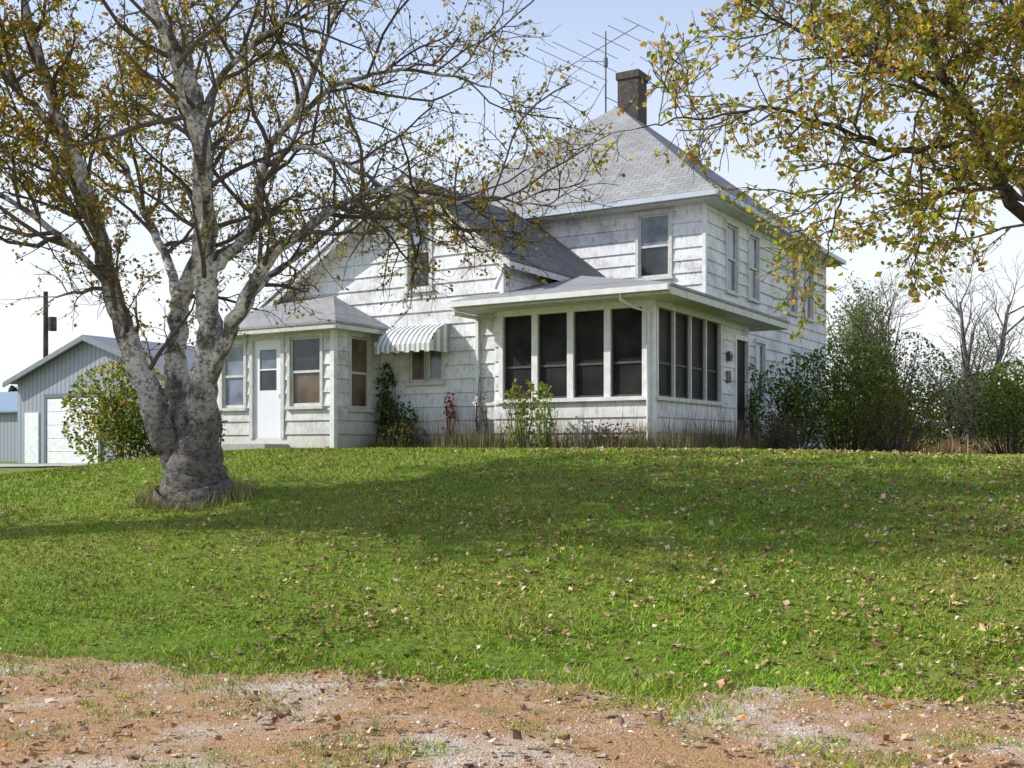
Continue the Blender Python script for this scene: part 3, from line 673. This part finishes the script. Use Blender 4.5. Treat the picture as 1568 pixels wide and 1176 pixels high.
n=38000; y=rng.uniform(4.2,9.2,n); x=rng.uniform(-.6,.6,n)*y; k=(y<dedge(x)+.5)&(sn(x,y,1.6,3)+.5*sn(x,y,5,1)+rng.normal(0,.35,n)+.6*np.exp(-((y-dedge(x))/.5)**2)>.0); x,y=x[k],y[k]; n=len(x)
blades('dry_grass_thatch',x,y,rng.uniform(.008,.03,n),np.full(n,.011),pal([(.58,.36,.19),(.45,.26,.12),(.68,.5,.32),(.3,.16,.08)],n,.3),lean=1.6)
n=8000; y=rng.uniform(4.3,8.6,n); x=rng.uniform(-.6,.6,n)*y; k=(y<dedge(x)+.1)&(sn(x,y,1.6,3)<.35); x,y=x[k],y[k]; n=len(x)
o=np.array([(1,0,0),(0,1,0),(-1,0,0),(0,-1,0),(0,0,.7),(0,0,-.7)],float); f=np.array([(0,1,4),(1,2,4),(2,3,4),(3,0,4),(1,0,5),(2,1,5),(3,2,5),(0,3,5)])
s=rng.gamma(3,.0018,n)+.003; V=o[None]*s[:,None,None]*rng.uniform(.6,1.3,(n,6,1)); a=rng.uniform(0,6.28,n); cx,sx=np.cos(a)[:,None],np.sin(a)[:,None]
V=np.stack([V[...,0]*cx-V[...,1]*sx,V[...,0]*sx+V[...,1]*cx,V[...,2]],2)+np.stack([x,y,gz(x,y)+.008],1)[:,None]
F=(f[None]+np.arange(n)[:,None,None]*6).reshape(-1,3)
np_mesh('gravel_stones',V.reshape(-1,3),F,M_grass,np.repeat(pal([(.64,.56,.47),(.5,.4,.32),(.75,.68,.6),(.34,.27,.22)],n,.2),6,axis=0))
# fallen leaves
n=36000; y=5*(20/5)**rng.uniform(0,1,n)**.8; x=rng.uniform(-.6,.6,n)*y
dn=.20+.45*sn(x,y,.75,2)+.4*sn(x,y,2.7,6)+.25*np.clip((x+1)/5,-1,1)+.45*np.exp(-((x-2)**2/18+(y-11)**2/9)); k=rng.uniform(0,1,n)<np.clip(dn,.04,1)
k&=~((x<-2)&(rng.uniform(0,1,n)<.4)); x,y=x[k],y[k]; n=len(x)
lx=(x-P0[0])*ca-(y-P0[1])*sa; ly=(x-P0[0])*sa+(y-P0[1])*ca; k=~((lx<.0)&(lx>-9.7)&(ly>-.0)); x,y=x[k],y[k]; n=len(x)
leafmesh('fallen_leaves',np.stack([x,y,gz(x,y)+rng.uniform(.012,.04,n)],1),rng.gamma(6,.0055,n)+.014,pal([(.44,.29,.17),(.34,.2,.11),(.56,.43,.32),(.2,.11,.07),(.48,.27,.07),(.56,.42,.13)],n,.35,[.28,.28,.15,.19,.06,.04]),flat=.6,wid=.8,mat=M_grass)
# ------------------------------------------------------------------ background vegetation
def bare_tree(name,x,y,H,n1=12,leaves=0,cols=None,mult=1):
    b=np.array([x,y,g1(x,y)]); e=empty(name,b); polys=[];lp=[]
    for s in range(mult):
        tr_,trr=branch(np.array([0,0,-.2]),np.array([rng.normal(0,.3)*(mult>1),rng.normal(0,.3)*(mult>1),1.]),H*.8,.02*H,.006*H,8,.08,.05)
        polys.append((tr_,trr,6))
        for c1,r1 in children(tr_,trr,n1,.18,(H*.3,H*.5),(25,55),(.01*H,.008),6,.12,.08):
            polys.append((c1,r1,4))
            for c2,r2 in children(c1,r1,6,.2,(H*.12,H*.25),(20,55),(.02,.010),4,.15,.05):
                polys.append((c2,r2,3)); lp.append(c2)
                for c3,r3 in children(c2,r2,3,.2,(H*.06,H*.12),(20,55),(.012,.008),2,.15,.03): polys.append((c3,r3,3)); lp.append(c3)
    tubes('trunk_and_branches',polys,M_barkfar,e)
    if leaves:
        P=np.array([l[-1]+rng.normal(0,.18,3) for l in lp for _ in range(leaves)]); leafmesh('leaves',P,rng.uniform(.08,.16,len(P)),pal(cols,len(P)),e)
bare_tree('bare_tree',17.9,48,8.0,13,0,None,2)
bare_tree('bare_tree',21.5,50,9.0,12,0,None,2); bare_tree('bare_tree',25,50,7.6,12)
bare_tree('leafy_tree',15.2,46,7.2,15,5,[(.12,.15,.045),(.20,.20,.06),(.08,.12,.035)])
bare_tree('leafy_tree',17.2,52,7.0,15,5,[(.15,.18,.06),(.20,.20,.07)])
bare_tree('leafy_tree',12.9,41,5.2,14,6,[(.10,.14,.04),(.17,.18,.06)])
bare_tree('leafy_tree',23.5,56,6.0,14,6,[(.12,.16,.05),(.18,.19,.06)])
bare_tree('bare_shrub',15.8,38,3.2,8,0,None,5)
bush('background_bush',(19.2,44),(2.2,1.8,1.6),5600,dg,(.1,.2),20,-.25); bush('background_bush',(22.5,46),(3.0,2.2,2.1),6500,dg+[(.13,.16,.04)],(.1,.22),20,-.25); bush('background_bush',(14.0,43),(2.2,1.6,1.2),3600,dg+[(.18,.18,.06)],(.1,.2),40,-.1)
bush('background_bush',(11.8,38),(1.5,1.3,1.1),2800,dg+[(.24,.17,.07)],(.08,.16),40,-.1)
bush('background_bush',(16.6,46),(2.4,2,1.6),4200,dg+[(.18,.19,.06)],(.1,.2),40,-.1)
n=15000; x=rng.uniform(10.5,34,n); y=37+rng.normal(0,1.1,n)+.1*(x-10); cl=np.clip(.65+.5*sn(x,y,1.1,2),.15,1.2)
blades('tall_dry_grass',x,y,rng.uniform(.3,.95,n)*cl,np.full(n,.035),pal([(.32,.19,.1),(.22,.14,.08),(.18,.18,.06),(.42,.3,.18)],n),lean=.2)
n=34000
a=rng.uniform(-1.3,1.3,n); R=170+rng.normal(0,6,n); hh=np.clip(2.6+1.6*np.sin(a*23)+1.4*np.sin(a*61+1)+1.0*np.sin(a*140),.6,6); zz=rng.uniform(0,1,n)**.8*hh
P=np.stack([np.sin(a)*R,np.cos(a)*R,zz+1],1); leafmesh('distant_tree_line',P,rng.uniform(.5,1.3,n),pal([(.16,.16,.13),(.19,.17,.14),(.13,.15,.11)],n,.2))
e=empty('conifer_tree',(-37,80,g1(-37,80))); n=2600; t=rng.uniform(0,1,n); rr=(1-t)*1.7*rng.uniform(.3,1,n); a=rng.uniform(0,6.28,n)
leafmesh('foliage',np.stack([np.cos(a)*rr,np.sin(a)*rr,.3+t*4.6],1),rng.uniform(.2,.5,n),pal([(.05,.07,.04)],n),e); tubes('trunk',[([(0,0,-.3),(0,0,4.8)],[.15,.03],6)],M_bark2,e)
# ------------------------------------------------------------------ sky, sun, camera
EL=35; hv=Vector((-.98,.04)).normalized()
v3=Vector((hv.x*math.cos(math.radians(EL)),hv.y*math.cos(math.radians(EL)),math.sin(math.radians(EL))))
sun=bpy.data.lights.new('sun','SUN'); sun.energy=5.0; sun.angle=math.radians(.5); sun.color=(1,.96,.88)
so=link(bpy.data.objects.new('sun',sun)); so.rotation_euler=v3.to_track_quat('Z','Y').to_euler(); so.location=(-20,0,30)
w=bpy.data.worlds.new('World'); sc.world=w; w.use_nodes=True; N=w.node_tree.nodes; L=w.node_tree.links
bg=N['Background']; sk=N.new('ShaderNodeTexSky'); sk.sky_type='NISHITA'; sk.sun_disc=False; sk.sun_elevation=math.radians(EL); sk.sun_rotation=math.atan2(hv.x,hv.y)
skm=mix(N,L,1.0,sk.outputs[0],(1.35,1.75,2.2),'MULTIPLY')
tc=N.new('ShaderNodeTexCoord'); mp=N.new('ShaderNodeMapping'); mp.inputs['Scale'].default_value=(1,1,2.6); mp.inputs['Location'].default_value=(.5,.2,.1); L.new(tc.outputs['Generated'],mp.inputs[0])
nn=noise(N,3.0,4,.55,mp.outputs[0],L)
r=ramp(N,L,nn.outputs[0],[(.40,.0),(.60,.9)])
sp=N.new('ShaderNodeSeparateXYZ'); L.new(tc.outputs['Generated'],sp.inputs[0])
mr=N.new('ShaderNodeMapRange'); L.new(sp.outputs[2],mr.inputs[0]); mr.inputs[1].default_value=.10; mr.inputs[2].default_value=.40; mr.inputs[3].default_value=1.0; mr.inputs[4].default_value=.36
mr3=N.new('ShaderNodeMapRange'); L.new(sp.outputs[2],mr3.inputs[0]); mr3.inputs[1].default_value=.42; mr3.inputs[2].default_value=.7; mr3.inputs[3].default_value=1.0; mr3.inputs[4].default_value=.2
mu3=N.new('ShaderNodeMath'); mu3.operation='MULTIPLY'; L.new(mr.outputs[0],mu3.inputs[0]); L.new(mr3.outputs[0],mu3.inputs[1])
mu=N.new('ShaderNodeMath'); mu.operation='MULTIPLY'; L.new(r.outputs[0],mu.inputs[0]); L.new(mr3.outputs[0],mu.inputs[1])
ad=N.new('ShaderNodeMath'); ad.operation='MAXIMUM'; ad.use_clamp=True; L.new(mu.outputs[0],ad.inputs[0]); L.new(mu3.outputs[0],ad.inputs[1])
cm=mix(N,L,ad.outputs[0],skm,(10.4,10.7,11.1)); L.new(cm,bg.inputs[0]); bg.inputs[1].default_value=.1
cam=bpy.data.cameras.new('camera'); co=link(bpy.data.objects.new('camera',cam)); co.location=(0,0,EYE); co.rotation_euler=(math.radians(90),0,0)
cam.sensor_width=36; cam.lens=36*1650/1568; cam.shift_y=98/1568; cam.clip_end=3000; cam.clip_start=.05
sc.camera=co
sc.view_settings.view_transform='Standard'; sc.view_settings.look='None'; sc.view_settings.exposure=0
